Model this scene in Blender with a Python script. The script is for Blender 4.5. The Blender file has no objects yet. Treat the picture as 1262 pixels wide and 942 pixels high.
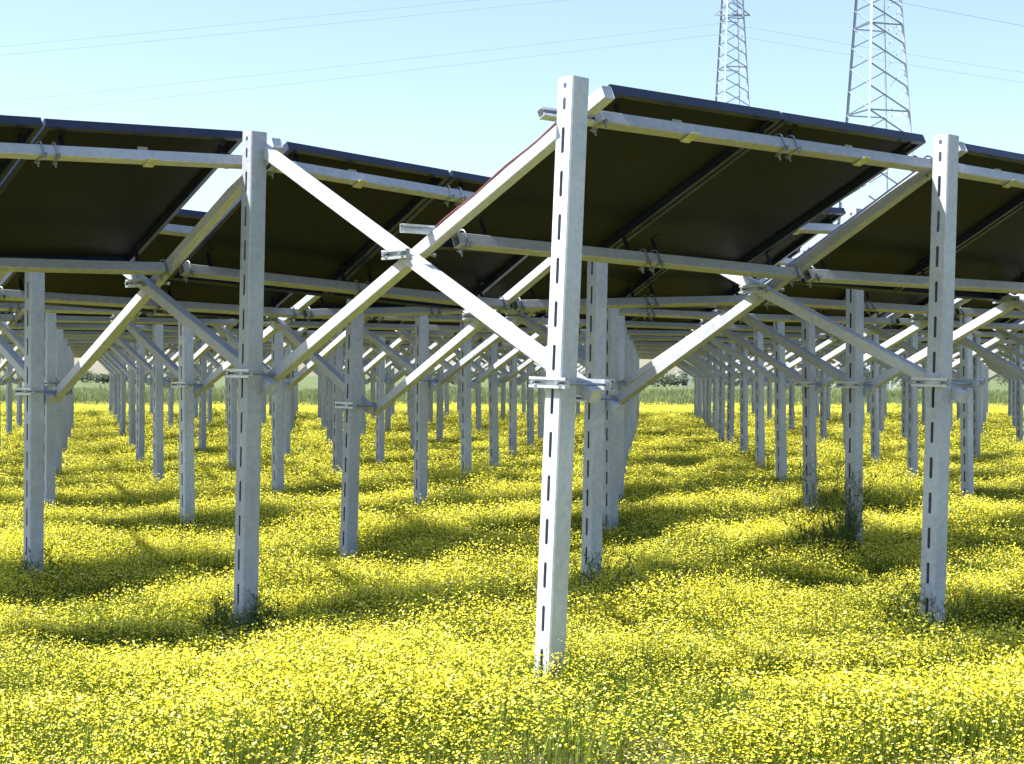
import bpy, math, random
from mathutils import Vector, Matrix, Quaternion
from mathutils import noise as mnoise

random.seed(11)
R = random.random
U = random.uniform
scene = bpy.context.scene
col = scene.collection

# ------------------------------------------------------------------ camera
F_PX = 2112.5 / 1262.0
cam_data = bpy.data.cameras.new("camera")
cam_data.sensor_width = 36.0
cam_data.lens = 36.0 * F_PX
cam_data.clip_start = 0.1
cam_data.clip_end = 6000.0
cam = bpy.data.objects.new("camera", cam_data)
col.objects.link(cam)
cam.matrix_world = (Matrix.Translation((0, 0, 1.5)) @ Matrix.Rotation(math.radians(90) - 0.0035, 4, 'X')
                    @ Matrix.Rotation(0.0015, 4, 'Z'))
scene.camera = cam

# ------------------------------------------------------------------ lattice of the array (metres)
H = 1.5
YAW = 0.717
RV = Vector((math.cos(YAW), math.sin(YAW), 0))      # along the rows
QV = Vector((-math.sin(YAW), math.cos(YAW), 0))     # across the rows (down the panels)
ZV = Vector((0, 0, 1))
STEP_R, STEP_Q = 2.1018 * H, 2.0579 * H
ORG = Vector((0.2063 * H, 5.8544 * H, 0))

# ------------------------------------------------------------------ sun and sky
SUN = (QV * 0.44 - RV * 0.60 + ZV).normalized()
elev = math.asin(SUN.z)
w = bpy.data.worlds.new("World")
scene.world = w
w.use_nodes = True
nt = w.node_tree
bg = nt.nodes["Background"]
sky = nt.nodes.new("ShaderNodeTexSky")
sky.sky_type = 'NISHITA'
sky.sun_disc = False
sky.sun_elevation = elev
sky.sun_rotation = math.atan2(SUN.x, SUN.y)
sky.air_density = 1.0
sky.dust_density = 1.1
sky.ozone_density = 1.0
nt.links.new(sky.outputs[0], bg.inputs[0])
bg.inputs[1].default_value = 0.092
sl = bpy.data.lights.new("sun", 'SUN')
sl.energy = 5.0
sl.angle = math.radians(0.53)
sl.color = (1.0, 0.96, 0.88)
so = bpy.data.objects.new("sun", sl)
so.rotation_mode = 'QUATERNION'
so.rotation_quaternion = SUN.to_track_quat('Z', 'Y')
so.location = (0, 0, 60)
col.objects.link(so)
scene.view_settings.view_transform = 'Standard'
scene.view_settings.look = 'None'
scene.view_settings.gamma = 1.0
scene.view_settings.exposure = 1.45
scene.cycles.max_bounces = 6
scene.cycles.diffuse_bounces = 3
scene.cycles.glossy_bounces = 2
scene.cycles.transparent_max_bounces = 4

# ------------------------------------------------------------------ materials
def mat(name, c1, c2=None, scale=8.0, rough=0.6, metallic=0.0, bump=0.0, transl=0.0, island=False, detail=4.0,
        c3=None, spec=0.5):
    m = bpy.data.materials.new(name)
    m.use_nodes = True
    n = m.node_tree.nodes
    l = m.node_tree.links
    p = n["Principled BSDF"]
    p.inputs["Roughness"].default_value = rough
    p.inputs["Metallic"].default_value = metallic
    p.inputs["Specular IOR Level"].default_value = spec
    p.inputs["Base Color"].default_value = (*c1, 1)
    src = None
    if c2:
        ramp = n.new("ShaderNodeValToRGB")
        ramp.color_ramp.elements[0].color = (*c1, 1)
        ramp.color_ramp.elements[1].color = (*c2, 1)
        if c3:
            e = ramp.color_ramp.elements.new(0.55)
            e.color = (*c3, 1)
        if island:
            g = n.new("ShaderNodeNewGeometry")
            l.new(g.outputs["Random Per Island"], ramp.inputs[0])
        else:
            tc = n.new("ShaderNodeTexCoord")
            tx = n.new("ShaderNodeTexNoise")
            tx.inputs["Scale"].default_value = scale
            tx.inputs["Detail"].default_value = detail
            l.new(tc.outputs["Object"], tx.inputs["Vector"])
            ramp.color_ramp.elements[0].position = 0.3
            ramp.color_ramp.elements[-1].position = 0.72
            l.new(tx.outputs["Fac"], ramp.inputs[0])
            if bump:
                b = n.new("ShaderNodeBump")
                b.inputs["Strength"].default_value = bump
                b.inputs["Distance"].default_value = 0.01
                l.new(tx.outputs["Fac"], b.inputs["Height"])
                l.new(b.outputs[0], p.inputs["Normal"])
        l.new(ramp.outputs[0], p.inputs["Base Color"])
        src = ramp.outputs[0]
    if transl:
        t = n.new("ShaderNodeBsdfTranslucent")
        t.inputs["Color"].default_value = (*c1, 1)
        if src:
            l.new(src, t.inputs["Color"])
        mx = n.new("ShaderNodeMixShader")
        mx.inputs[0].default_value = transl
        l.new(p.outputs[0], mx.inputs[1])
        l.new(t.outputs[0], mx.inputs[2])
        l.new(mx.outputs[0], n["Material Output"].inputs["Surface"])
    return m

def metal_mat(name, lo, hi, rough, metallic, streak=0.35):
    """galvanised steel: spangle mottling, faint vertical run marks and dull stains"""
    m = mat(name, lo, hi, 26.0, rough, metallic, bump=0.10, detail=6)
    n = m.node_tree.nodes
    l = m.node_tree.links
    p = n["Principled BSDF"]
    old = p.inputs["Base Color"].links[0].from_socket
    tc = n.new("ShaderNodeTexCoord")
    mp = n.new("ShaderNodeMapping")
    mp.inputs["Scale"].default_value = (30, 30, 1.4)
    tx = n.new("ShaderNodeTexNoise")
    tx.inputs["Scale"].default_value = 1.6
    tx.inputs["Detail"].default_value = 5
    l.new(tc.outputs["Object"], mp.inputs[0])
    l.new(mp.outputs[0], tx.inputs["Vector"])
    r = n.new("ShaderNodeMapRange")
    r.inputs[1].default_value = 0.35
    r.inputs[2].default_value = 0.75
    r.inputs[3].default_value = 1.0
    r.inputs[4].default_value = 1.0 - streak
    l.new(tx.outputs["Fac"], r.inputs[0])
    mix = n.new("ShaderNodeMix")
    mix.data_type = 'RGBA'
    mix.blend_type = 'MULTIPLY'
    mix.inputs[0].default_value = 1.0
    l.new(old, mix.inputs[6])
    l.new(r.outputs[0], mix.inputs[7])
    oi = n.new("ShaderNodeObjectInfo")
    v = n.new("ShaderNodeMapRange")
    v.inputs[3].default_value = 0.80
    v.inputs[4].default_value = 1.08
    l.new(oi.outputs["Random"], v.inputs[0])
    mix2 = n.new("ShaderNodeMix")
    mix2.data_type = 'RGBA'
    mix2.blend_type = 'MULTIPLY'
    mix2.inputs[0].default_value = 1.0
    l.new(mix.outputs[2], mix2.inputs[6])
    l.new(v.outputs[0], mix2.inputs[7])
    l.new(mix2.outputs[2], p.inputs["Base Color"])
    ad = n.new("ShaderNodeVectorMath")          # no two members share their mottling
    ad.operation = 'MULTIPLY_ADD'
    ad.inputs[1].default_value = (1, 1, 1)
    l.new(tc.outputs["Object"], ad.inputs[0])
    sc_ = n.new("ShaderNodeMath"); sc_.operation = 'MULTIPLY'; sc_.inputs[1].default_value = 37.0
    l.new(oi.outputs["Random"], sc_.inputs[0])
    l.new(sc_.outputs[0], ad.inputs[2])
    l.new(ad.outputs[0], mp.inputs[0])
    for nd in n:
        if nd.type == 'TEX_NOISE' and nd is not tx:
            l.new(ad.outputs[0], nd.inputs["Vector"])
    return m

M_POST = metal_mat("galvanised_post", (0.41, 0.45, 0.54), (0.53, 0.57, 0.65), 0.55, 0.15, 0.25)
M_BEAM = metal_mat("galvanised_beam", (0.44, 0.47, 0.54), (0.54, 0.57, 0.63), 0.55, 0.1, 0.18)
M_RAIL = metal_mat("galvanised_rail", (0.38, 0.40, 0.43), (0.50, 0.51, 0.53), 0.5, 0.2, 0.2)
M_CLAMP = mat("zinc_clamp", (0.42, 0.47, 0.53), (0.55, 0.60, 0.65), 18.0, 0.35, 0.45)
M_BOLT = mat("zinc_bolt", (0.20, 0.22, 0.26), (0.32, 0.35, 0.40), 40.0, 0.35, 0.6)
M_FRAME = mat("panel_frame", (0.010, 0.016, 0.042), (0.016, 0.024, 0.055), 9.0, 0.35, 0.0)
M_BACK = mat("panel_backsheet", (0.005, 0.007, 0.012), (0.009, 0.011, 0.017), 2.5, 0.55, 0.0, spec=0.18)
M_GLASS = mat("panel_glass", (0.008, 0.012, 0.035), (0.014, 0.018, 0.045), 3.0, 0.12, 0.0)
M_CLIP = mat("panel_clip", (0.42, 0.42, 0.28), (0.55, 0.54, 0.36), 20.0, 0.5, 0.1)
M_CABLE = mat("cable_sheath", (0.13, 0.035, 0.04), (0.20, 0.06, 0.06), 12.0, 0.5)
M_PYLON = mat("pylon_steel", (0.33, 0.37, 0.48), (0.42, 0.46, 0.56), 1.5, 0.6, 0.1)
M_WIRE = mat("weathered_wire", (0.14, 0.16, 0.20), (0.19, 0.21, 0.25), 0.5, 0.8, spec=0.1)
M_PETAL = mat("yellow_petal", (0.83, 0.73, 0.03), (0.90, 0.86, 0.12), rough=0.6, transl=0.35, island=True, c3=(0.87, 0.80, 0.06), spec=0.15)
M_PALE = mat("pale_petal", (0.86, 0.83, 0.22), (0.92, 0.90, 0.42), rough=0.6, transl=0.35, island=True, spec=0.15)
M_LEAF = mat("flower_leaf", (0.09, 0.14, 0.016), (0.22, 0.27, 0.04), rough=0.6, transl=0.4, island=True, c3=(0.14, 0.19, 0.024), spec=0.25)
M_DRY = mat("dry_stalk", (0.30, 0.25, 0.15), (0.46, 0.40, 0.26), rough=0.8, transl=0.2, island=True, c3=(0.24, 0.22, 0.11), spec=0.1)
M_GREY = mat("withered_stalk", (0.22, 0.19, 0.17), (0.38, 0.33, 0.28), rough=0.9, island=True, spec=0.1)
M_WEED = mat("weed_leaf", (0.07, 0.12, 0.02), (0.14, 0.20, 0.04), rough=0.5, transl=0.25, island=True, spec=0.25)
M_TALL = mat("tall_grass_blade", (0.13, 0.18, 0.065), (0.23, 0.26, 0.12), rough=0.7, transl=0.3, island=True, spec=0.15)
M_SHRUB = mat("shrub_leaf", (0.09, 0.115, 0.075), (0.16, 0.18, 0.13), rough=0.6, transl=0.2, island=True, spec=0.2)
M_BARK = mat("bark", (0.10, 0.08, 0.06), (0.18, 0.14, 0.10), 6.0, 0.9)
M_SOIL = mat("field_soil", (0.09, 0.075, 0.04), (0.07, 0.10, 0.02), 1.6, 0.95, bump=0.4, detail=8, c3=(0.11, 0.11, 0.03), spec=0.1)
M_FIELD = mat("far_grass", (0.085, 0.12, 0.048), (0.13, 0.155, 0.075), 0.35, 0.95, detail=9, spec=0.1)
M_WHITE = mat("white_cladding", (0.74, 0.74, 0.72), (0.82, 0.82, 0.80), 1.0, 0.6)
M_ROOF = mat("grey_roof", (0.30, 0.30, 0.31), (0.38, 0.38, 0.38), 1.0, 0.6)
M_DARK = mat("dark_opening", (0.03, 0.03, 0.035), None, rough=0.4)

# ------------------------------------------------------------------ mesh helper
class MB:
    def __init__(s):
        s.v, s.f, s.m = [], [], []
    def quadbox(s, o, a, b, c, mi=0):
        """box from corner o with edge vectors a, b, c"""
        o, a, b, c = Vector(o), Vector(a), Vector(b), Vector(c)
        k = len(s.v)
        s.v += [o, o + a, o + a + b, o + b, o + c, o + a + c, o + a + b + c, o + b + c]
        for q in ((0, 3, 2, 1), (4, 5, 6, 7), (0, 1, 5, 4), (1, 2, 6, 5), (2, 3, 7, 6), (3, 0, 4, 7)):
            s.f.append([k + i for i in q]); s.m.append(mi)
    def box(s, lo, hi, mi=0):
        s.quadbox(lo, (hi[0] - lo[0], 0, 0), (0, hi[1] - lo[1], 0), (0, 0, hi[2] - lo[2]), mi)
    def tube(s, x0, x1, wy, wz, t, ch=0.006, mi=0):
        """hollow rectangular tube along x with chamfered corners, open ends"""
        def ring(x, hy, hz, c):
            k = len(s.v)
            for y, z in ((-hy + c, -hz), (hy - c, -hz), (hy, -hz + c), (hy, hz - c), (hy - c, hz), (-hy + c, hz), (-hy, hz - c), (-hy, -hz + c)):
                s.v.append(Vector((x, y, z)))
            return k
        a0, a1 = ring(x0, wy / 2, wz / 2, ch), ring(x1, wy / 2, wz / 2, ch)
        b0, b1 = ring(x0, wy / 2 - t, wz / 2 - t, ch * .5), ring(x1, wy / 2 - t, wz / 2 - t, ch * .5)
        for i in range(8):
            j = (i + 1) % 8
            s.f += [[a0 + i, a1 + i, a1 + j, a0 + j], [b0 + i, b0 + j, b1 + j, b1 + i],
                    [a0 + i, a0 + j, b0 + j, b0 + i], [a1 + i, b1 + i, b1 + j, a1 + j]]
            s.m += [mi] * 4
    def cap(s, x, wy, wz, mi=0):
        k = len(s.v)
        s.v += [Vector((x, -wy / 2, -wz / 2)), Vector((x, wy / 2, -wz / 2)), Vector((x, wy / 2, wz / 2)), Vector((x, -wy / 2, wz / 2))]
        s.f.append([k, k + 1, k + 2, k + 3]); s.m.append(mi)
    def pipe(s, pts, r, n=6, mi=0, close=False):
        pts = [Vector(p) for p in pts]
        rings = []
        up = None
        for i, p in enumerate(pts):
            d = (pts[min(i + 1, len(pts) - 1)] - pts[max(i - 1, 0)]).normalized()
            if up is None:
                up = d.orthogonal().normalized()
            up = (up - d * up.dot(d)).normalized()
            sd = d.cross(up)
            k = len(s.v)
            rr = r[i] if isinstance(r, (list, tuple)) else r
            for j in range(n):
                a = 2 * math.pi * j / n
                s.v.append(p + up * math.cos(a) * rr + sd * math.sin(a) * rr)
            rings.append(k)
        for a, b in zip(rings, rings[1:]):
            for j in range(n):
                s.f.append([a + j, a + (j + 1) % n, b + (j + 1) % n, b + j]); s.m.append(mi)
        s.f.append([rings[0] + j for j in reversed(range(n))]); s.m.append(mi)
        s.f.append([rings[-1] + j for j in range(n)]); s.m.append(mi)
    def mesh(s, name, *mats):
        me = bpy.data.meshes.new(name)
        me.from_pydata([tuple(v) for v in s.v], [], s.f)
        for m in mats:
            me.materials.append(m)
        if len(mats) > 1:
            me.polygons.foreach_set("material_index", s.m)
        me.update()
        return me

def link(name, data, M=None, parent=None, **props):
    o = bpy.data.objects.new(name, data)
    if parent is not None:
        o.parent = parent
    if M is not None:
        o.matrix_local = M
    for k, v in props.items():
        o[k] = v
    col.objects.link(o)
    return o

def frame(o, x, z):
    """matrix with origin o, local x along x, local z as near z as can be"""
    x = Vector(x).normalized()
    y = Vector(z).cross(x).normalized()
    z = x.cross(y)
    M = Matrix((x, y, z)).transposed().to_4x4()
    M.translation = o
    return M

# ------------------------------------------------------------------ terrain and lattice heights
DZ = {(0, 0): .033, (0, 1): .066, (1, 0): .032, (0, 2): -.027, (1, 2): -.121, (1, 1): -.058, (2, 1): .008, (2, 2): .018,
      (3, 2): -.002, (4, 3): .011, (5, 4): .023, (-1, 1): -.022, (2, 0): -.008, (-1, 2): .009}
GD = {(0, 0): .03, (0, 1): -.135, (1, 0): -.19, (0, 2): .03, (1, 2): .08, (1, 1): .0, (2, 1): .005, (2, 2): .06,
      (3, 2): .03, (4, 3): .05, (5, 4): .07}
# x shift of the post (top, foot) in units of H: every post stands a little out of true
LEAN = {(0, 0): (.003, -.080), (0, 1): (.034, -.008), (1, 0): (.040, -.022), (0, 2): (.006, -.002), (1, 2): (-.02, -.075),
        (1, 1): (.006, -.034), (2, 1): (.012, .004), (2, 2): (.01, .006), (3, 2): (0, .03), (4, 3): (0, .04), (5, 4): (0, .035)}

def node(i, j):
    return ORG + RV * (STEP_R * i) + QV * (STEP_Q * j)
def hsh(*a):
    return random.Random(repr(a)).uniform(-1, 1)
def dz(i, j):
    return H * DZ.get((i, j), 0.022 * hsh('z', i, j))

CTRL = [(node(*k), H * (DZ[k] + GD.get(k, 0.0)), 0.42 * H if k in ((0, 1), (1, 0)) else 0.7 * H) for k in DZ if k != (-1, 2)]
def top_z(x, y):
    """height of the flower tops"""
    sw, sv = 0.25, 0.0
    for p, v, s in CTRL:
        d2 = (p.x - x) ** 2 + (p.y - y) ** 2
        if d2 < 9:
            g = math.exp(-d2 / (2 * s * s))
            sw += g
            sv += g * v
    return (sv + 0.25 * 0.06) / sw + 0.10 * mnoise.noise(Vector((x * .85, y * .85, 3.1))) + 0.035 * mnoise.noise(Vector((x * 2.2, y * 2.2, 8.0)))
PLANT = 0.25
def ground_z(x, y):
    return top_z(x, y) - PLANT

# ------------------------------------------------------------------ ground
def axis(lo, hi, fine_lo, fine_hi, step):
    out = [fine_lo + step * k for k in range(int((fine_hi - fine_lo) / step) + 1)]
    a, s = fine_lo, step
    while a > lo:
        s *= 1.7; a -= s; out.insert(0, max(a, lo))
    a, s = out[-1], step
    while a < hi:
        s *= 1.7; a += s; out.append(min(a, hi))
    return out
xs = axis(-3000, 3000, -9, 10, 0.25)
ys = axis(-3000, 4500, 4, 24, 0.25)
g = MB()
for y in ys:
    for x in xs:
        near = -9.5 < x < 11 and 3 < y < 25
        g.v.append(Vector((x, y, ground_z(x, y) if near else -PLANT)))
nx = len(xs)
for b in range(len(ys) - 1):
    for a in range(nx - 1):
        k = b * nx + a
        g.f.append([k, k + 1, k + nx + 1, k + nx]); g.m.append(0)
me = g.mesh("ground", M_SOIL)
me.polygons.foreach_set("use_smooth", [True] * len(me.polygons))
link("ground", me, kind="structure")
g = MB()
g.v = [Vector(p) for p in ((-2000, 83, -.27), (2000, 83, -.27), (2600, 4400, -.05), (-2600, 4400, -.05), (2000, 86, -.05), (-2000, 86, -.05))]
g.f = [[0, 1, 4, 5], [5, 4, 2, 3]]; g.m = [0, 0]
link("grass_field", g.mesh("grass_field", M_FIELD), kind="structure")

# ------------------------------------------------------------------ steel: shared meshes
PW = 0.118      # post side
BW = 0.074      # brace and rafter side
POST_L = 3.75
def post_mesh_build():
    """square tube with a column of long slots through the two faces that look along the row"""
    b = MB()
    h, t = PW / 2, 0.005
    c = 0.007
    pitch, sl, sw = 0.222, 0.136, 0.022
    # plain faces (y = +-h), chamfers
    def quad(p, mi=0):
        k = len(b.v); b.v += [Vector(q) for q in p]; b.f.append([k, k + 1, k + 2, k + 3]); b.m.append(mi)
    z0, z1 = -POST_L, 0.0
    for s in (-1, 1):
        quad([(-h + c, s * h, z0), (h - c, s * h, z0), (h - c, s * h, z1), (-h + c, s * h, z1)][::s])
        quad([(-h + t, s * (h - t), z0), (h - t, s * (h - t), z0), (h - t, s * (h - t), z1), (-h + t, s * (h - t), z1)][::-s])
        for r in (-1, 1):
            quad([(r * h, s * (h - c), z0), (r * (h - c), s * h, z0), (r * (h - c), s * h, z1), (r * h, s * (h - c), z1)][::-s * r])
    # slotted faces: outer skin at x = +-h, inner at x = +-(h - t)
    cells, z = [], -0.045
    cells.append((-0.030, -0.062, 0.0135))            # round hole near the head
    z = -0.105
    cells.append((z, z - 0.066, sw / 2)); z -= 0.066 + 0.086
    while z - sl > z0 + 0.1:
        cells.append((z, z - sl, sw / 2)); z -= pitch
    def loop(zt, zb, hw):
        r = hw
        pts = []
        for k in range(5):
            a = math.pi * k / 4
            pts.append((math.cos(a) * r, zt - r + math.sin(a) * r))
        for k in range(5):
            a = math.pi + math.pi * k / 4
            pts.append((math.cos(a) * r, zb + r + math.sin(a) * r))
        return pts
    hw_out = h - c
    for s in (-1, 1):
        for skin in (0, 1):
            X = s * (h - t * skin)
            hw = hw_out if skin == 0 else h - t
            fl = s if skin == 0 else -s
            zc = 0.0
            for (zt, zb, hwid) in cells:
                L = loop(zt, zb, hwid)
                top, bot = zt + 0.004, zb - 0.004
                # strip above
                quad([(X, -hw, top), (X, hw, top), (X, hw, zc), (X, -hw, zc)][::fl])
                # frame round the slot
                outer = []
                for (yy, zz) in L:
                    pass
                k = len(b.v)
                b.v += [Vector((X, yy, zz)) for yy, zz in L]
                rect = [Vector((X, hw, top)), Vector((X, -hw, top)), Vector((X, -hw, bot)), Vector((X, hw, bot))]
                q = len(b.v); b.v += rect
                mid = 2   # index of top middle / 7 of bottom middle
                polys = [[q + 0] + [k + i for i in (2, 1, 0)] , [q + 1] + [k + i for i in (4, 3, 2)], [q + 0, k + 2, q + 1],
                         [q + 1, k + 4, k + 5, q + 2][::-1][::-1], [q + 2] + [k + i for i in (5, 6, 7)][0:3], [q + 3, k + 7, k + 8, k + 9],
                         [q + 2, k + 7, q + 3], [q + 3, k + 9, k + 0, q + 0]]
                polys[0] = [q + 0, k + 0, k + 1, k + 2]
                polys[1] = [q + 1, k + 2, k + 3, k + 4]
                polys[4] = [q + 2, k + 5, k + 6, k + 7]
                for pl in polys:
                    b.f.append(pl); b.m.append(0)
                zc = bot
            quad([(X, -hw, z0), (X, hw, z0), (X, hw, zc), (X, -hw, zc)][::fl])
        for (zt, zb, hwid) in cells:      # slot walls
            L = loop(zt, zb, hwid)
            for i in range(10):
                (y0, za), (y1, zb2) = L[i], L[(i + 1) % 10]
                quad([(s * h, y0, za), (s * h, y1, zb2), (s * (h - t), y1, zb2), (s * (h - t), y0, za)])
    # rim at the head
    for s in (-1, 1):
        quad([(-h + c, s * h, 0), (h - c, s * h, 0), (h - t, s * (h - t), 0), (-h + t, s * (h - t), 0)][::s])
        quad([(s * h, -h + c, 0), (s * h, h - c, 0), (s * (h - t), h - t, 0), (s * (h - t), -h + t, 0)][::-s])
    return b
POST_ME = post_mesh_build().mesh("column", M_POST)

def channel(b, length, hh=0.056, dp=0.032, t=0.004, lip=0.010, mi=0):
    """lipped strut channel along x, back on y = 0, open towards -y"""
    L = length / 2
    b.box((-L, -t, -hh / 2), (L, 0, hh / 2), mi)
    for s in (-1, 1):
        za, zb = sorted((s * hh / 2, s * (hh / 2 - t)))
        b.box((-L, -dp, za), (L, -t, zb), mi)
        za, zb = sorted((s * (hh / 2 - t), s * (hh / 2 - t - lip)))
        b.box((-L, -dp, za), (L, -dp + t, zb), mi)
b = MB(); channel(b, 0.27); CHAN_ME = b.mesh("clamp_channel", M_CLAMP)
b = MB(); channel(b, 0.235); CHAN_X_ME = b.mesh("clamp_channel", M_CLAMP)
def bolt_mesh(length):
    b = MB()
    b.pipe([(0, 0, 0), (0, length, 0)], 0.007, 6)
    for y in (-0.010, length):
        k = len(b.v)
        for e in (0, 0.010):
            for a in range(6):
                b.v.append(Vector((math.cos(a * math.pi / 3) * .014, y + e, math.sin(a * math.pi / 3) * .014)))
        for a in range(6):
            b.f.append([k + a, k + (a + 1) % 6, k + 6 + (a + 1) % 6, k + 6 + a]); b.m.append(0)
        b.f.append([k + a for a in range(6)]); b.m.append(0)
        b.f.append([k + 6 + a for a in reversed(range(6))]); b.m.append(0)
    return b.mesh("bolt", M_BOLT)
BOLT_ME = bolt_mesh(0.37)
BOLT_X_ME = bolt_mesh(0.25)

# slope of rafters
Z_TOP, Z_JT = 1.9842 * H, 0.9305 * H
Z_RT = Z_TOP - 0.058 * H         # rafter axis at its post head
Z_RJ = Z_JT - 0.010 * H          # axis at the other post
OFF_BRACE = PW / 2 + BW / 2 + 0.008
OFF_RAFT = OFF_BRACE + BW + 0.016
SLOPE = (Z_RT - Z_RJ) / STEP_Q
COS = 1 / math.hypot(1, SLOPE)
POKE_T, POKE_J = 0.04 * H, 0.06 * H
BEAM_L = (STEP_Q + POKE_T + POKE_J) / COS
b = MB(); b.tube(0, BEAM_L, BW, BW, 0.006); b.cap(0.004, BW - .011, BW - .011); b.cap(BEAM_L - .004, BW - .011, BW - .011); TUBE_ME = b.mesh("tube", M_BEAM)

RAIL_W, RAIL_H = 0.062, 0.076
RAIL_L = STEP_R - BW - 0.012
b = MB(); b.tube(0, RAIL_L, RAIL_W, RAIL_H, 0.004, 0.005); RAIL_ME = b.mesh("tube", M_RAIL)
b = MB(); channel(b, 0.36, 0.05, 0.045); STUB_ME = b.mesh("end_bracket", M_CLAMP)
b = MB(); channel(b, 0.25, 0.05, 0.04); BRACKET_ME = b.mesh("end_bracket", M_CLAMP)
b = MB()                                       # bent rod over the rail, threaded ends and nuts hanging under it
hw, hh = RAIL_W / 2 + 0.009, RAIL_H / 2 + 0.010
pts = [(0, -hw, -hh - 0.035), (0, -hw, hh - 0.02)]
pts += [(0, -hw * math.cos(a), hh - 0.02 + math.sin(a) * 0.036) for a in (math.pi * k / 6 for k in range(1, 6))]
pts += [(0, hw, hh - 0.02), (0, hw, -hh - 0.035)]
b.pipe(pts, 0.005, 5)
for s_ in (-1, 1):
    b.pipe([(0, s_ * hw, -hh - 0.014), (0, s_ * hw, -hh + 0.002)], 0.012, 6)
b.box((-.014, -hw - .02, -hh + .002), (.014, hw + .02, -hh + .007))
UBOLT_ME = b.mesh("u_bolt", M_BOLT)
PAN_UP = 0.113                                   # panel underside above the rafter axis
def standoff(h):
    b = MB()
    b.box((-.016, RAIL_W / 2 + .001, -RAIL_H / 2 + .004), (.016, RAIL_W / 2 + .006, RAIL_H / 2 + h))
    b.box((-.016, -RAIL_W / 2, RAIL_H / 2 + .001), (.016, RAIL_W / 2 + .001, RAIL_H / 2 + .005))
    b.box((-.016, -RAIL_W / 2, RAIL_H / 2 + h - .005), (.016, RAIL_W / 2 + .001, RAIL_H / 2 + h))
    return b.mesh("standoff", M_BACK)
OFF_ME = (standoff(PAN_UP - 0.0155 - .002), standoff(PAN_UP + 0.030))
b = MB()                                       # strap that ties the panel frame to the rail, tongue hanging under it
b.box((-.034, -RAIL_W / 2 - .030, -RAIL_H / 2 - .012), (.034, RAIL_W / 2 + .004, -RAIL_H / 2 - .006))
b.box((-.034, RAIL_W / 2 + .001, -RAIL_H / 2 - .006), (.034, RAIL_W / 2 + .006, RAIL_H / 2 + .06))
CLIP_ME = b.mesh("panel_clip", M_CLIP)

# panel: local x along the row, y down the slope, z out of the glass
PAN_GAP0, PAN_GAP1 = 0.27 * H, -0.045 * H       # from the post axis to the panels at the two ends of a bay
PAN_W = (STEP_R - PAN_GAP1 - PAN_GAP0 - 0.024) / 2
PAN_Q = 0.05 * H                                 # the panels start this far down the slope
PAN_L = 1.04 * H / COS
PAN_T = 0.058
b = MB()
fw = 0.034
b.box((0, 0, 0), (PAN_W, fw, PAN_T))
b.box((0, PAN_L - fw, 0), (PAN_W, PAN_L, PAN_T))
b.box((0, fw, 0), (fw, PAN_L - fw, PAN_T))
b.box((PAN_W - fw, fw, 0), (PAN_W, PAN_L - fw, PAN_T))
PFRAME_ME = b.mesh("frame", M_FRAME)
b = MB(); b.box((fw - .002, fw - .002, PAN_T - .016), (PAN_W - fw + .002, PAN_L - fw + .002, PAN_T - .010)); PBACK_ME = b.mesh("backsheet", M_BACK)
b = MB(); b.box((fw - .001, fw - .001, PAN_T - .010), (PAN_W - fw + .001, PAN_L - fw + .001, PAN_T - .003)); PGLASS_ME = b.mesh("glass", M_GLASS)
# far copies carry everything in one mesh
b = MB()
b.box((0, 0, 0), (PAN_W, fw, PAN_T)); b.box((0, PAN_L - fw, 0), (PAN_W, PAN_L, PAN_T))
b.box((0, fw, 0), (fw, PAN_L - fw, PAN_T)); b.box((PAN_W - fw, fw, 0), (PAN_W, PAN_L - fw, PAN_T))
b.box((fw - .002, fw - .002, PAN_T - .016), (PAN_W - fw + .002, PAN_L - fw + .002, PAN_T - .010), 1)
b.box((fw - .001, fw - .001, PAN_T - .010), (PAN_W - fw + .001, PAN_L - fw + .001, PAN_T - .003), 2)
PFAR_ME = b.mesh("solar_panel", M_FRAME, M_BACK, M_GLASS)

# ------------------------------------------------------------------ labels
POST_LABEL = {
    (0, 0): "tall white sunlit slotted steel post nearest the camera, at the middle of the picture",
    (0, 1): "tall bluish slotted post left of the big white cross of beams, shaded below its head",
    (1, 0): "tall grey slotted post on the right with a clamp channel across its slotted face",
    (0, 2): "grey post at the far left edge under the lower rail, foot in dark shade",
    (1, 2): "grey post standing midway between the two nearest tall posts, seen under the white cross",
    (1, 1): "grey slotted post standing just behind and right of the nearest white post",
    (2, 1): "slotted grey post with a dark tall weed growing at its left foot",
    (3, 2): "grey post left of the dark tall weed, its foot wound in thin weed stems",
    (2, 2): "second of the grey posts stacked close behind the nearest white post",
}
PANEL_LABEL = {
    (0, 0, 0): "left panel of the high front pair, its corner beside the nearest white post",
    (0, 0, 1): "right panel of the high front pair, below the pylons",
    (-1, 1, 1): "dark panel at the top left ending beside the tall bluish post",
    (-1, 1, 0): "dark panel cut by the left picture edge",
    (0, 1, 0): "dark panel beginning right of the tall bluish post, behind the sloping white brace",
    (0, 1, 1): "dark panel passing behind the nearest white post's sloping rafter",
    (1, 0, 0): "dark panel at the upper right edge, starting at the tall right post",
}
RAFT_LABEL = {
    (0, 0): "white rafter falling leftward from the head of the nearest post, carrying a red cable",
    (0, 1): "rafter falling leftward from the head of the tall bluish post to the far left post",
    (1, 0): "cream lit rafter falling leftward from the head of the tall right post",
    (1, -1): "white rafter rising out of the picture from the waist of the tall right post",
    (1, 1): "rafter in the middle distance rising from the post between the two nearest tall posts",
}
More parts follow.
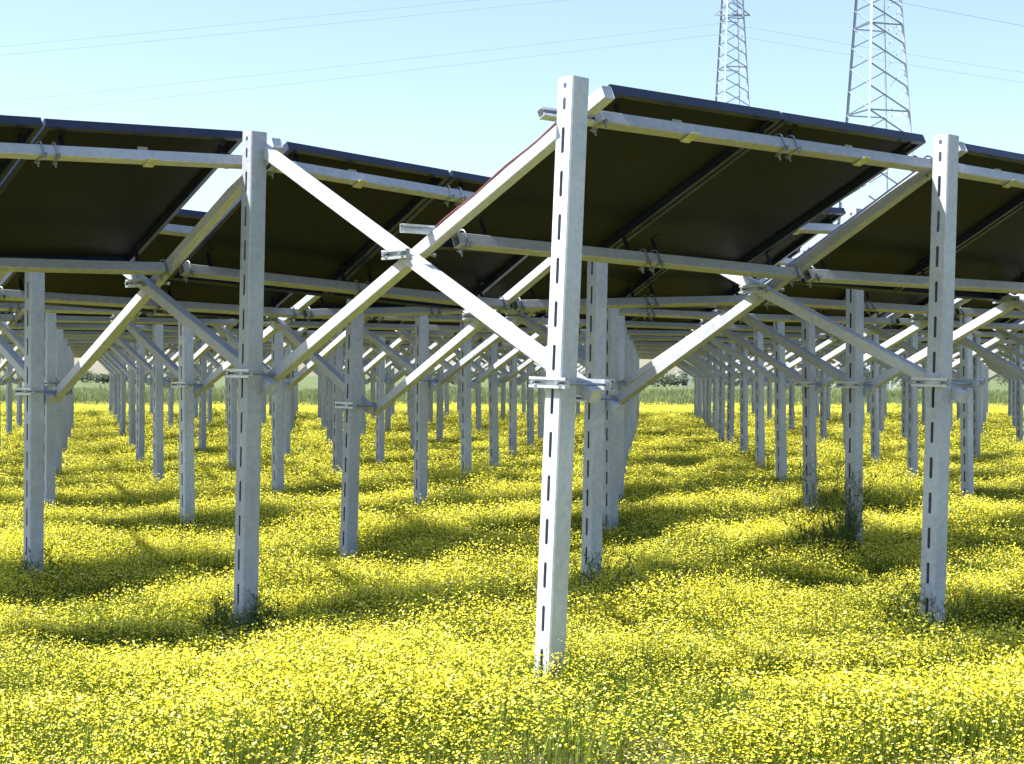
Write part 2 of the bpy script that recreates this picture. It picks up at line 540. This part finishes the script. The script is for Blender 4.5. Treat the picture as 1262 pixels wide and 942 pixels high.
BRACE_LABEL = {
    (0, 0): "broad white brace falling from the bluish post's head to the nearest post's waist",
    (0, 1): "shaded grey brace falling rightward from the far left crossing to the tall bluish post",
    (1, 0): "shaded grey brace falling rightward to the waist of the tall right post",
    (1, -1): "white brace leaving the head of the tall right post toward the right picture edge",
}
RAIL_LABEL = {
    (0, 0, 0): "upper rail under the high front pair of panels with two yellowish clips",
    (0, 0, 1): "lower rail from the white cross of beams to the crossing left of the right post",
    (-1, 1, 0): "upper rail of the top left panels ending at the tall bluish post",
    (-1, 1, 1): "lower rail across the far left post, under the top left panels",
    (0, 1, 0): "upper rail running right from the bluish post's head behind the white brace",
    (0, 1, 1): "lower rail passing behind the tall bluish post toward the white cross",
    (1, 0, 0): "upper rail under the panel at the upper right edge",
    (1, 0, 1): "lower rail passing behind the tall right post to the right edge",
}
GROUPS = {"slotted_post": "slotted posts of the solar array", "solar_panel": "solar panels of the array", "rafter": "rafters of the array",
          "brace": "braces of the array", "panel_rail": "rails under the panels"}
SHARED = {
    "slotted_post": ("small grey slotted post standing deeper in the array behind the nearest posts", "tiny distant grey post far back among the yellow flowers"),
    "solar_panel": ("dark panel underside of a row behind the front panels", "sliver of dark panel far back under the front panels"),
    "rafter": ("short looking lit rafter deeper in the array behind the front rafters", "tiny distant lit rafter far back in the array"),
    "brace": ("grey brace deeper in the array behind the front braces", "tiny distant grey brace far back in the array"),
    "panel_rail": ("greenish grey rail of a row behind the front rails", "thin distant rail in the dark stack far back in the array"),
}
CATS = {"slotted_post": "post", "solar_panel": "solar panel", "rafter": "beam", "brace": "brace", "panel_rail": "rail"}

ORD = ["first", "second", "third", "fourth", "fifth", "sixth", "seventh", "eighth", "ninth", "tenth", "eleventh", "twelfth", "thirteenth", "fourteenth", "fifteenth"]
CARD = ["no", "one", "two", "three", "four", "five", "six", "seven", "eight", "nine", "ten"]
LINE = {0: "the nearest white post", 1: "the tall right post", -1: "the tall bluish post", -2: "the far left post"}
counts = {}
def mid_label(kind, i, j, y):
    """names a piece by its place in the receding line of posts it belongs to; None once it is too far to count"""
    k = i - j
    n = counts[(kind, k)] = counts.get((kind, k), -1) + 1
    if y >= 46 or n >= len(ORD) or abs(k) > 9:
        return None
    if k in LINE:
        where = "receding line that starts at " + LINE[k]
    elif k > 1:
        where = CARD[k - 1] + (" lines" if k > 2 else " line") + " right of the tall right post's receding line"
    else:
        where = CARD[-k - 2] + (" lines" if k < -3 else " line") + " left of the far left post's receding line"
    return ORD[n] + " " + kind + " back, " + where
DETAIL_Y = 21.0
def thing(name, M, near, label=None, data=None, far=False):
    o = link(name, None if near else data, M)
    o["category"] = CATS[name]
    o["group"] = GROUPS[name]
    o["label"] = label or SHARED[name][1 if far else 0]
    return o

def visible(p, left=2.6 * H, right=0.9 * H):
    hw = p.y * 0.5 / F_PX
    return p.y > 5 and -hw - left < p.x < hw + right
Y_MAX = 44.5 * H
nodes = []
for j in range(-3, 34):
    for i in range(-j, 40 - j):
        p = node(i, j)
        if p.y < Y_MAX and visible(p):
            nodes.append((i, j))
nodeset = set(nodes)
print("nodes", len(nodes))

def seen(p, m=0.6):
    hw = p.y * 0.5 / F_PX
    return p.y > 5 and abs(p.x) < hw + m

# posts
for (i, j) in nodes:
    p = node(i, j)
    if not seen(p, 1.2):
        continue
    near = p.y < DETAIL_Y
    far = p.y >= 46
    lt, lf = LEAN.get((i, j), (0.012 * hsh('a', i, j), 0.03 * hsh('b', i, j)))
    head = p + Vector((lt * H, 0, Z_TOP + dz(i, j)))
    foot = p + Vector((lf * H, 0, 0))
    foot.z = top_z(p.x, p.y) - PLANT if p.y < 25 else -PLANT
    up = (head - foot).normalized()
    Mz = frame(Vector((0, 0, 0)), RV, up)
    Mz = Mz @ Matrix.Rotation(0.03 * hsh('t', i, j), 4, 'Z')
    x = RV - up * RV.dot(up)
    Mz = Matrix.Identity(4)
    zc = up; xc = x.normalized(); yc = zc.cross(xc)
    Mz = Matrix((xc, yc, zc)).transposed().to_4x4() @ Matrix.Rotation((0.02 if near else 0.10) * hsh('t', i, j), 4, 'Z')
    Mz.translation = foot
    L = (head - foot).length
    lab = mid_label('post', i, j, p.y)
    lab = POST_LABEL.get((i, j), lab)
    if near:
        o = thing("slotted_post", Mz, True, lab)
        link("column", POST_ME, Matrix.Translation((0, 0, L)), o)
        zj = L - (Z_TOP - Z_JT) + 0.012 * H
        rot = Matrix.Rotation(math.radians(-90), 4, 'Z')
        # front channel on the -r face, its length across (along q)
        for dx, flip in ((-PW / 2 - 0.001, 1), (OFF_RAFT + BW / 2 + 0.003, -1)):
            m = Matrix.Translation((dx, 0.012, zj)) @ Matrix.Rotation(math.radians(-90 if flip > 0 else 90), 4, 'Z')
            link("clamp_channel", CHAN_ME, m, o)
        for s in (-1, 1):
            m = Matrix.Translation((-PW / 2 - 0.045, 0.012 + s * 0.092, zj)) @ Matrix.Rotation(math.radians(-90), 4, 'Z')
            link("bolt", BOLT_ME, m, o)
    else:
        link_m = Mz @ Matrix.Translation((0, 0, L))
        o = thing("slotted_post", link_m, False, lab, POST_ME, far)

def beam(name, a, b, near, label, far, M_extra=None):
    """tube from a towards b; local z up"""
    M = frame(a, b - a, ZV)
    if near:
        o = thing(name, M, True, label)
        link("tube", TUBE_ME, None, o)
    else:
        o = thing(name, M, False, label, TUBE_ME, far)
    return o, M

# rafters and braces: between (i, j) and (i, j+1)
for (i, j) in nodes:
    if i < -j:
        continue
    k = (i, j + 1)
    pa, pb = node(i, j), node(*k)
    if k not in nodeset or not (seen(pa, 1.0) or seen(pb, 1.0) or seen((pa + pb) / 2, 1.0)):
        continue
    mid = (pa + pb) / 2
    near, far = mid.y < DETAIL_Y, mid.y >= 46
    ha, hb = dz(i, j), dz(*k)
    A = pa + RV * OFF_RAFT + ZV * (Z_RT + ha)
    B = pb + RV * OFF_RAFT + ZV * (Z_RJ + hb)
    d = (B - A).normalized()
    a0 = A - d * (POKE_T / COS)
    ro, RM = beam("rafter", a0, B, near, RAFT_LABEL.get((i, j), mid_label("rafter", i, j, mid.y)), far)
    if near and i == -j:
        c = A.lerp(B, 0.455) + RV * (-OFF_RAFT + 0.085) + ZV * (BW / 2 / COS + 0.029)
        link("end_bracket", BRACKET_ME, RM.inverted() @ frame(c, RV, ZV), ro)
    A2 = pb + RV * OFF_BRACE + ZV * (Z_RT + hb)
    B2 = pa + RV * OFF_BRACE + ZV * (Z_RJ + ha)
    d2 = (B2 - A2).normalized()
    o, M = beam("brace", A2 - d2 * (POKE_T / COS), B2, near, BRACE_LABEL.get((i, j), mid_label("brace", i, j, mid.y)), far)
    if near:
        c = (A2 + B2) / 2 - RV * (BW / 2 + 0.001)
        Wm = Matrix((QV, -RV.cross(ZV).cross(ZV) if False else RV, ZV)).transposed().to_4x4()
        # channel local: x = -q (to the right in the picture), y = +r (back), z = up
        Wm = Matrix((-QV, -QV.cross(ZV), ZV)).transposed().to_4x4()
        yv = ZV.cross(-QV)
        Wm = Matrix((-QV, yv, ZV)).transposed().to_4x4()
        if yv.dot(RV) < 0:
            Wm = Matrix((QV, -yv, ZV)).transposed().to_4x4()
        Wm.translation = c + QV * 0.02
        link("clamp_channel", CHAN_X_ME, M.inverted() @ Wm, o)
        for s in (-1, 1):
            W2 = Wm.copy()
            W2.translation = c + QV * (0.02 + s * 0.078) - RV * 0.042
            link("bolt", BOLT_X_ME, M.inverted() @ W2, o)

# rails and panels: bay from (i, j) to (i+1, j)
SHIFT = {}
n_rail = n_pan = 0
for (i, j) in nodes:
    k = (i + 1, j)
    pa, pb = node(i, j), node(*k)
    if k not in nodeset and not seen(pb, 3.0):
        continue
    mid = (pa + pb) / 2
    vis = any(seen(pa.lerp(pb, t) + QV * s, 0.3) for t in (0, .25, .5, .75, 1) for s in (0, 1.5))
    if not vis and mid.y > 40:
        continue
    near, far = mid.y < DETAIL_Y, mid.y >= 46
    ha, hb = dz(i, j), dz(*k)
    # slope line at each end follows the rafters there
    def raft(i2, j2, t):
        p0, p1 = node(i2, j2), node(i2, j2 + 1)
        z = (Z_RT + dz(i2, j2)) * (1 - t) + (Z_RJ + dz(i2, j2 + 1)) * t
        return p0.lerp(p1, t) + ZV * z
    for low in (0, 1):
        t = 0.40 if low else 0.08 * H / STEP_Q
        drop = (0.050 if low else 0.015) * H
        a = raft(i, j, t) - ZV * drop + RV * (OFF_RAFT + BW / 2 + 0.006)
        c = raft(*k, t) - ZV * drop + RV * (OFF_RAFT - BW / 2 - 0.006)
        nrm = (ZV + QV * SLOPE).normalized()
        M = frame(a, c - a, nrm)
        n_rail += 1
        lab = RAIL_LABEL.get((i, j, low), mid_label('lower rail' if low else 'upper rail', i, j, mid.y))
        if near:
            o = thing("panel_rail", M, True, lab)
            link("tube", RAIL_ME, None, o)
            if i == -j and not low:
                link("end_bracket", STUB_ME, Matrix.Translation((-.19, 0.012, -BW * .30)), o)
            m1 = PAN_GAP0 + PAN_W - (OFF_RAFT + BW / 2) + .012
            for x in (0.05, m1 - .045, m1 + .055, RAIL_L - .06):
                link("u_bolt", UBOLT_ME, Matrix.Translation((x, 0, 0.004)) @ Matrix.Rotation(0.25 * hsh('u', i, j, low, x), 4, 'Z'), o)
            for x in (PAN_GAP0 - OFF_RAFT - BW / 2 + .10, m1 - .12, m1 + .14, RAIL_L - .22):
                link("standoff", OFF_ME[low], Matrix.Translation((x, 0, 0)), o)
            if not low:
                for x in (0.24 * RAIL_L, 0.74 * RAIL_L):
                    link("panel_clip", CLIP_ME, Matrix.Translation((x, 0, 0)), o)
        else:
            o = thing("panel_rail", M, False, lab, RAIL_ME, far)
    e0, e1 = raft(i, j, PAN_Q / STEP_Q), raft(*k, PAN_Q / STEP_Q)
    f0 = raft(i, j, 0.6)
    xdir = (e1 - e0).normalized()
    e0 = e0 + xdir * SHIFT.get((i, j), 0.0)
    ydir = (f0 - e0).normalized()
    zdir = xdir.cross(ydir)
    if zdir.z < 0:
        zdir = -zdir
    ydir = zdir.cross(xdir)
    up = PAN_UP
    for s in (0, 1):
        o0 = e0 + xdir * (PAN_GAP0 + s * (PAN_W + 0.024)) + zdir * (up + 0.004 * hsh('p', i, j, s)) + ydir * (0.006 * hsh('y', i, j, s))
        M = Matrix((xdir, ydir, zdir)).transposed().to_4x4()
        M.translation = o0
        n_pan += 1
        lab = PANEL_LABEL.get((i, j, s), mid_label('right panel' if s else 'left panel', i, j, mid.y))
        if near:
            o = thing("solar_panel", M, True, lab)
            link("frame", PFRAME_ME, None, o)
            link("backsheet", PBACK_ME, None, o)
            link("glass", PGLASS_ME, None, o)
        else:
            o = thing("solar_panel", M, False, lab, PFAR_ME, far)
print("rails", n_rail, "panels", n_pan)

# red cable strung along the front rafter
pa, pb = node(0, 0), node(0, 1)
A = pa + RV * (OFF_RAFT - BW / 2 + 0.004) + ZV * (Z_RT + dz(0, 0) + BW / 2 + 0.008)
B = pb + RV * (OFF_RAFT - BW / 2 + 0.004) + ZV * (Z_RJ + dz(0, 1) + BW / 2 + 0.008)
pts = []
for k in range(15):
    t = 0.03 + 0.40 * k / 14
    p = A.lerp(B, t)
    p.z += 0.006 * math.sin(k * 1.1)
    pts.append(p)
b = MB(); b.pipe(pts, 0.008, 6)
link("cable", b.mesh("cable", M_CABLE), label="dark red cable strung along the white rafter left of the nearest post", category="cable")

# ------------------------------------------------------------------ pylons and power lines
def px(x, y, Y):
    return Vector(((x - 631) / 1262 / F_PX * Y, Y, 1.5 - (y - 464) / 1262 / F_PX * Y))
def bar(p, q, w):
    """steel angle from p to q: two thin flanges"""
    p, q = Vector(p), Vector(q)
    d = (q - p).normalized()
    s = d.cross(ZV)
    s = s.normalized() if s.length > 1e-4 else Vector((1, 0, 0))
    u = s.cross(d)
    b = MB()
    b.quadbox(p - s * w / 2, d * (q - p).length, s * w, u * w * .14)
    b.quadbox(p - s * w / 2, d * (q - p).length, s * w * .14, -u * w)
    return b
def pylon(name, X, Y, d0, rate, turn, label, tiers, arms):
    """square lattice tower; d0 half diagonal at the ground, rate = loss per metre"""
    o = link(name, None, Matrix.Translation((X, Y, -PLANT)), label=label, category="pylon", group="lattice pylons behind the array")
    waist = tiers[-1]
    def corner(k, z):
        d = max(d0 - rate * z, 0.9)
        a = turn + k * math.pi / 2
        return Vector((math.cos(a) * d, math.sin(a) * d, z))
    for k in range(4):
        link("leg", bar(corner(k, 0), corner(k, waist), 0.26).mesh("leg", M_PYLON), None, o)
    for n, (za, zb) in enumerate(zip(tiers, tiers[1:])):
        for k in range(4):
            p, q = corner(k, zb), corner(k + 1, za)
            link("diagonal", bar(p, q, 0.12).mesh("diagonal", M_PYLON), None, o)
            if n % 4 == 3:
                link("crossbar", bar(corner(k, zb), corner(k + 1, zb), 0.14).mesh("crossbar", M_PYLON), None, o)
    for (z, half) in arms:
        for s in (-1, 1):
            base = corner(0, z)
            tip = Vector((s * half * .25, 0, 0)) + Vector((s * half * .97, 0, z))
            bm_ = MB()
            for dyy in (-.6, .6):
                t = bar(Vector((0, dyy, z)), tip, 0.16); k0 = len(bm_.v)
                bm_.v += t.v; bm_.f += [[q + k0 for q in f] for f in t.f]; bm_.m += t.m
                t = bar(Vector((0, dyy, z + 2.2)), tip, 0.12); k0 = len(bm_.v)
                bm_.v += t.v; bm_.f += [[q + k0 for q in f] for f in t.f]; bm_.m += t.m
            link("cross_arm", bm_.mesh("cross_arm", M_PYLON), None, o)
    return o
YA, YB = 190.0, 282.0
ta = [0.0]
step = 5.0
while ta[-1] < 62:
    ta.append(ta[-1] + step); step = max(1.6, step * 0.925)
XA = (1081 - 631) / 2112.5 * YA
pylon("pylon", XA, YA, 5.95, 0.0775, math.radians(-26.5), "nearer, larger lattice pylon above the right front panels", ta,
      [(46.0, 7.0), (54.0, 5.5)])
XB = (901.5 - 631) / 2112.5 * YB
tb = [0.0]
step = 5.0
while tb[-1] < 72:
    tb.append(tb[-1] + step); step = max(2.0, step * 0.94)
zb_arm = (464 - 17) / 2112.5 * YB + 1.5
pylon("pylon", XB, YB, 5.95, 0.063, math.radians(-31), "farther, thinner lattice pylon left of the larger one", tb,
      [(zb_arm, 2.4), (zb_arm + 10, 6.5)])

def wire(pts, sag, label):
    P = []
    for a, c in zip(pts, pts[1:]):
        for k in range(13):
            t = k / 12
            p = a.lerp(c, t); p.z -= sag * 4 * t * (1 - t)
            P.append(p)
    b = MB(); b.pipe(P, 0.021, 4)
    link("power_line", b.mesh("power_line", M_WIRE), label=label, category="power line", group="overhead power lines")
def w3(x, y, Y):
    return px(x, y, Y)
wire([w3(-420, 97, 330), w3(1072, -50, YA)], 0.5, "topmost of the faint wires crossing the upper left sky")
wire([w3(-420, 107, 330), w3(1072, -38, YA)], 0.5, "second of the faint wires crossing the upper left sky")
wire([w3(-420, 166, 380), w3(890, 29, YB), w3(1700, 150, 380)], 0.8, "faint wire meeting the thinner pylon just below its platform, upper of its pair")
wire([w3(-420, 184, 380), w3(890, 42, YB), w3(1700, 162, 380)], 0.8, "faint wire meeting the thinner pylon, lower of its pair")
wire([w3(1080, -2, YA), w3(1700, 104, 330)], 0.5, "faint wire right of the larger pylon in the upper right corner")

# ------------------------------------------------------------------ far things at the horizon
def leaf_cloud(b, c, rx, ry, rz, n, size, mi=0, flat=0.0):
    for _ in range(n):
        while True:
            d = Vector((U(-1, 1), U(-1, 1), U(-1, 1)))
            if 0.15 < d.length < 1:
                break
        p = c + Vector((d.x * rx, d.y * ry, d.z * rz))
        a = Vector((U(-1, 1), U(-1, 1), U(-1, 1))).normalized()
        q = a.orthogonal().normalized() * size * U(.5, 1.2)
        a = a * size * U(.3, .7)
        k = len(b.v)
        b.v += [p - q, p + a, p + q, p - a]
        b.f.append([k, k + 1, k + 2, k + 3]); b.m.append(mi)
SH = [(818, 250, 3.2, 2.0), (836, 262, 2.4, 1.7), (868, 300, 3.0, 1.6), (92, 290, 3.6, 2.4), (128, 310, 2.6, 1.8), (560, 300, 4.0, 2.0),
      (1010, 300, 4.0, 2.2), (1110, 280, 3.2, 2.4), (1248, 260, 3.6, 2.8), (345, 280, 3.4, 2.2)]
SHL = ["dark low shrub on the horizon left of the tiny white shed", "smaller dark shrub touching the tiny white shed on the horizon",
       "far low shrub on the horizon right of the tiny white shed", "far low shrub on the horizon beside the left posts",
       "smaller far shrub on the horizon under the left crossing", "far low shrub on the horizon behind the white cross",
       "far low shrub on the horizon behind the weed post", "far shrub on the horizon left of the tall right post",
       "far shrub on the horizon at the right picture edge", "far low shrub on the horizon right of the bluish post"]
for (x, Y, wd, h), lb in zip(SH, SHL):
    p = px(x, 464, Y); p.z = -0.05
    o = link("shrub", None, Matrix.Translation(p), label=lb, category="shrub", group="low shrubs along the horizon")
    b = MB()
    for _ in range(7):
        c = Vector((U(-.6, .6) * wd, U(-.5, .5) * wd, h * U(.4, .7)))
        leaf_cloud(b, c, wd * .4, wd * .4, h * .42, 130, 0.22)
    link("crown", b.mesh("crown", M_SHRUB), None, o)
    b = MB()
    for _ in range(3):
        b.pipe([(U(-.3, .3), U(-.3, .3), -.1), (U(-.6, .6) * wd * .5, U(-.4, .4), h * .6)], [.09, .03], 5)
    link("trunk", b.mesh("trunk", M_BARK), None, o)

def shed(x, Y, w, d, h, label):
    p = px(x, 464, Y); p.z = -0.05
    o = link("shed", None, Matrix.Translation(p), label=label, category="shed")
    b = MB(); b.box((-w / 2, 0, 0), (w / 2, d, h)); link("wall", b.mesh("wall", M_WHITE), None, o)
    b = MB(); b.box((-w / 2 - .2, -.2, h + .002), (w / 2 + .2, d + .2, h + .16)); link("roof", b.mesh("roof", M_ROOF), None, o)
    b = MB(); b.box((-.45, -.03, .05), (.45, -.003, 1.95)); link("door", b.mesh("door", M_DARK), None, o)
shed(843.5, 275, 1.9, 3.0, 2.2, "tiny white shed on the horizon seen under the front rafter")

# ------------------------------------------------------------------ plants: clump meshes
def blade(b, base, tip, wd, mi):
    d = tip - base
    s = Vector((-d.y, d.x, 0))
    s = s.normalized() * wd if s.length > 1e-4 else Vector((wd, 0, 0))
    m = base.lerp(tip, .55) + Vector((0, 0, d.length * .06))
    k = len(b.v)
    b.v += [base - s, base + s, m + s * .8, m - s * .8, tip]
    b.f += [[k, k + 1, k + 2, k + 3], [k + 3, k + 2, k + 4]]
    b.m += [mi, mi]
def flower(b, p, r, mi):
    a = Vector((U(-.7, .7), U(-.7, .7), 1)).normalized()
    s = a.orthogonal().normalized(); t = a.cross(s)
    k = len(b.v)
    b.v.append(p - a * r * .15)
    ph = U(0, 6)
    n = 6
    for i in range(n):
        an = ph + i * 2 * math.pi / n
        rr = r * U(.85, 1.12)
        b.v.append(p + (s * math.cos(an) + t * math.sin(an)) * rr + a * r * .22)
    for i in range(n):
        b.f.append([k, k + 1 + i, k + 1 + (i + 1) % n]); b.m.append(mi)
def clump(nf, nl, rad, h0, h1, fr=0.0058, stems=True, dry=0, grey=0, pale=0.12, leaf_h=0.75):
    b = MB()
    for _ in range(nf):
        a, r = U(0, 6.283), rad * math.sqrt(R())
        h = U(h0, h1) * (1 - .35 * (r / rad) ** 2)
        p = Vector((math.cos(a) * r, math.sin(a) * r, h))
        flower(b, p, fr * U(.6, 1.35), 1 if R() < pale else 0)
        if stems and R() < .6:
            q = Vector((p.x * .8 + U(-.03, .03), p.y * .8 + U(-.03, .03), U(0, .05)))
            blade(b, q, p - Vector((0, 0, .003)), .0013, 2)
    for _ in range(nl):
        a, r = U(0, 6.283), rad * math.sqrt(R())
        h = U(.3, 1.0) * h1 * leaf_h
        q = Vector((math.cos(a) * r, math.sin(a) * r, 0))
        blade(b, q, q + Vector((U(-.07, .07), U(-.07, .07), h)), U(.0022, .0045), 2)
    for n_, mi in ((dry, 3), (grey, 4)):
        for _ in range(n_):
            a, r = U(0, 6.283), rad * math.sqrt(R())
            q = Vector((math.cos(a) * r, math.sin(a) * r, 0))
            blade(b, q, q + Vector((U(-.13, .13), U(-.13, .13), U(.02, .11))), U(.0012, .003), mi)
    return b
MATS = (M_PETAL, M_PALE, M_LEAF, M_DRY, M_GREY)
protos = bpy.data.collections.new("plant_clumps")     # never linked to the scene: only the scatter reads them
def proto(name, b, mats):
    o = bpy.data.objects.new(name, b.mesh(name, *mats))
    protos.objects.link(o)
    return o
P_FLOWER = [proto("flower_clump", clump(n, l, .30, .09, .29, pale=pl), MATS) for n, l, pl in ((510, 80, .16), (450, 100, .24), (560, 70, .14), (390, 120, .3), (480, 90, .18))]
P_GREEN = [proto("leaf_clump", clump(n, 230, .30, .08, .24, pale=.1, leaf_h=.95), MATS) for n in (40, 90, 60)]
P_DRY = [proto("dry_clump", clump(n, 60, .26, .05, .16, dry=110, grey=110, pale=.35), MATS) for n in (30, 60, 14)]
def tall():
    b = MB()
    for _ in range(160):
        a, r = U(0, 6.283), .6 * math.sqrt(R())
        q = Vector((math.cos(a) * r, math.sin(a) * r, 0))
        blade(b, q, q + Vector((U(-.2, .2), U(-.2, .2), U(.35, .8))), U(.006, .014), 0)
    return b
P_TALL = [proto("tall_grass_clump", tall(), (M_TALL,)) for _ in range(3)]

def scatter(name, pts, protos_):
    """one stuff object whose points carry clumps (geometry nodes)"""
    me = bpy.data.meshes.new(name)
    me.from_pydata([p[0] for p in pts], [], [])
    a = me.attributes.new("rot", 'FLOAT_VECTOR', 'POINT')
    a.data.foreach_set("vector", [c for p in pts for c in p[1]])
    a = me.attributes.new("scl", 'FLOAT_VECTOR', 'POINT')
    a.data.foreach_set("vector", [c for p in pts for c in p[2]])
    a = me.attributes.new("pick", 'INT', 'POINT')
    a.data.foreach_set("value", [random.randrange(len(protos_)) for _ in pts])
    o = link(name, me, kind="stuff")
    ng = bpy.data.node_groups.new(name, "GeometryNodeTree")
    ng.interface.new_socket("Geometry", in_out='INPUT', socket_type='NodeSocketGeometry')
    ng.interface.new_socket("Geometry", in_out='OUTPUT', socket_type='NodeSocketGeometry')
    n, l = ng.nodes, ng.links
    gi, go = n.new("NodeGroupInput"), n.new("NodeGroupOutput")
    jn = n.new("GeometryNodeJoinGeometry")
    for pr in protos_:
        oi = n.new("GeometryNodeObjectInfo")
        oi.inputs["Object"].default_value = pr
        oi.inputs["As Instance"].default_value = False
        gt = n.new("GeometryNodeGeometryToInstance")
        l.new(oi.outputs["Geometry"], gt.inputs[0])
        l.new(gt.outputs[0], jn.inputs[0])
    ip = n.new("GeometryNodeInstanceOnPoints")
    l.new(gi.outputs[0], ip.inputs["Points"])
    l.new(jn.outputs[0], ip.inputs["Instance"])
    ip.inputs["Pick Instance"].default_value = True
    for nm, ty, so_ in (("pick", 'INT', "Instance Index"), ("rot", 'FLOAT_VECTOR', "Rotation"), ("scl", 'FLOAT_VECTOR', "Scale")):
        na = n.new("GeometryNodeInputNamedAttribute")
        na.data_type = ty
        na.inputs["Name"].default_value = nm
        l.new(na.outputs["Attribute"], ip.inputs[so_])
    l.new(ip.outputs[0], go.inputs[0])
    md = o.modifiers.new("scatter", 'NODES')
    md.node_group = ng
    return o

def fbm(x, y, s, o):
    return mnoise.fractal(Vector((x * s, y * s, o)), 1.0, 2.0, 3)
flowers, greens, drys = [], [], []
y = 5.4
while y < 85:
    k = 1.0 + max(0.0, y - 14) / 22.0
    sp = 0.225 * k
    hw = y * .5 / F_PX + 1.2 + .03 * y
    x = -hw
    while x < hw:
        X, Y = x + U(-.5, .5) * sp, y + U(-.5, .5) * sp
        x += sp
        tz = ground_z(X, Y) if Y < 25 else -PLANT
        s = U(.72, 1.3)
        v = fbm(X, Y, .55, 1.0)
        zs = U(.85, 1.15) * max(.45, 1 + .6 * v + .45 * fbm(X, Y, 1.5, 9.0))
        # the near edge of the field is thin, dry and grey in patches
        edge = (7.95 - Y) / 0.9 + 0.9 * fbm(X, Y, .8, 5.0)
        it = ((X, Y, tz - .01), (U(-.12, .12), U(-.12, .12), U(0, 6.283)), (s * k, s * k, zs * (1 + (k - 1) * .12)))
        if Y < 8.6 and edge > 0.35 and R() < min(.92, .25 + edge * .5):
            drys.append((it[0], it[1], (it[2][0], it[2][1], min(it[2][2], 1.0) * .75)))
            if R() < .22:
                flowers.append(it)
        elif v < -.24 + .25 * (R() - .5) or fbm(X, Y, 1.5, 9.0) < -.42:
            greens.append(it)
            if R() < .4:
                flowers.append(it)
        else:
            flowers.append(it)
            if R() < .22:
                greens.append(it)
    y += sp
scatter("flower_field", flowers, P_FLOWER)
scatter("ground_cover", greens, P_GREEN)
scatter("dry_grass", drys, P_DRY)
tall_pts = []
y = 83.0
while y < 150:
    k = 1.3 + (y - 83) / 30
    hw = y * .5 / F_PX + 6
    x = -hw
    while x < hw:
        X, Y = x + U(-.5, .5) * k, y + U(-.5, .5) * k
        x += 0.75 * k
        if R() < .75:
            tall_pts.append(((X, Y, -.06), (0, 0, U(0, 6.283)), (k, k, U(.5, 1.0) * (1 + .4 * fbm(X, Y, .12, 2.0)))))
    y += 0.9 * k
scatter("tall_grass", tall_pts, P_TALL)
print("instances", len(flowers), len(greens), len(drys), len(tall_pts))

# ------------------------------------------------------------------ weeds one can point to
def weed(x, y, Y, h, rad, n, nf, label, dense=1.0):
    """upright weed: stems, narrow leaves and a few yellow heads; x, y is its foot in the photo's pixels"""
    p = px(x, 464, Y)
    p.z = (ground_z(p.x, p.y) if Y < 25 else -PLANT) - .02
    o = link("weed", None, Matrix.Translation(p), label=label, category="weed", group="weeds among the flowers")
    st, lf, fl = MB(), MB(), MB()
    for _ in range(n):
        a, r = U(0, 6.283), rad * .5 * math.sqrt(R())
        b0 = Vector((math.cos(a) * r, math.sin(a) * r, 0))
        hh = h * U(.45, 1.0)
        tip = b0 + Vector((math.cos(a) * rad * U(.1, .8), math.sin(a) * rad * U(.1, .8), hh))
        mid_ = b0.lerp(tip, .5) + Vector((U(-.03, .03), U(-.03, .03), .02))
        st.pipe([b0, mid_, tip], [.004, .003, .0012], 4)
        for k in range(int(5 * dense)):
            t = U(.12, .95)
            q = b0.lerp(mid_, t * 2) if t < .5 else mid_.lerp(tip, t * 2 - 1)
            an = U(0, 6.283)
            e_ = q + Vector((math.cos(an), math.sin(an), U(.3, 1.2))) * h * U(.08, .2)
            st.pipe([q, e_], [.0025, .001], 3)
            for _k in range(7):
                q2 = q.lerp(e_, U(.1, 1))
                blade(lf, q2, q2 + Vector((U(-1, 1), U(-1, 1), U(-.3, .9))).normalized() * U(.02, .07), U(.0022, .005), 0)
            if R() < nf * .7:
                flower(fl, e_, .008, 0)
        if R() < nf:
            flower(fl, tip, .009, 0)
    link("stem", st.mesh("stem", M_WEED), None, o)
    link("foliage", lf.mesh("foliage", M_WEED), None, o)
    if fl.v:
        link("flower_head", fl.mesh("flower_head", M_PETAL), None, o)
weed(1027, 0, 10.05 * H, 1.0, .34, 34, .4, "dark tall feathery weed between two grey posts on the right", 2.2)
weed(1016, 0, 12.6 * H, .95, .22, 18, .3, "thin pale weed climbing past the post behind the tall dark weed", .7)
weed(1136, 0, 7.05 * H, .62, .24, 40, .3, "small dark weed at the left foot of the tall right post", 1.6)
weed(378, 0, 17.0 * H, .58, .34, 26, .2, "round dark green weed between the far posts right of the bluish post", 1.6)
weed(352, 0, 30.0 * H, .95, .55, 30, .1, "dark bushy weed far back just right of the bluish post", 1.8)
weed(292, 0, 7.28 * H, .46, .26, 40, .3, "small weed at the left foot of the tall bluish post", 1.6)
weed(748, 0, 8.55 * H, .45, .24, 26, .2, "dark low weed at the foot of the post behind the nearest post")
weed(1024, 0, 9.98 * H, .5, .34, 34, .2, "low dark leafy weed around the foot of the tall weed on the right", 2.2)
weed(52, 0, 8.85 * H, .42, .24, 22, .2, "dark low weed at the foot of the far left post")
weed(322, 0, 7.3 * H, .46, .2, 20, .2, "dark low weed at the right foot of the tall bluish post")
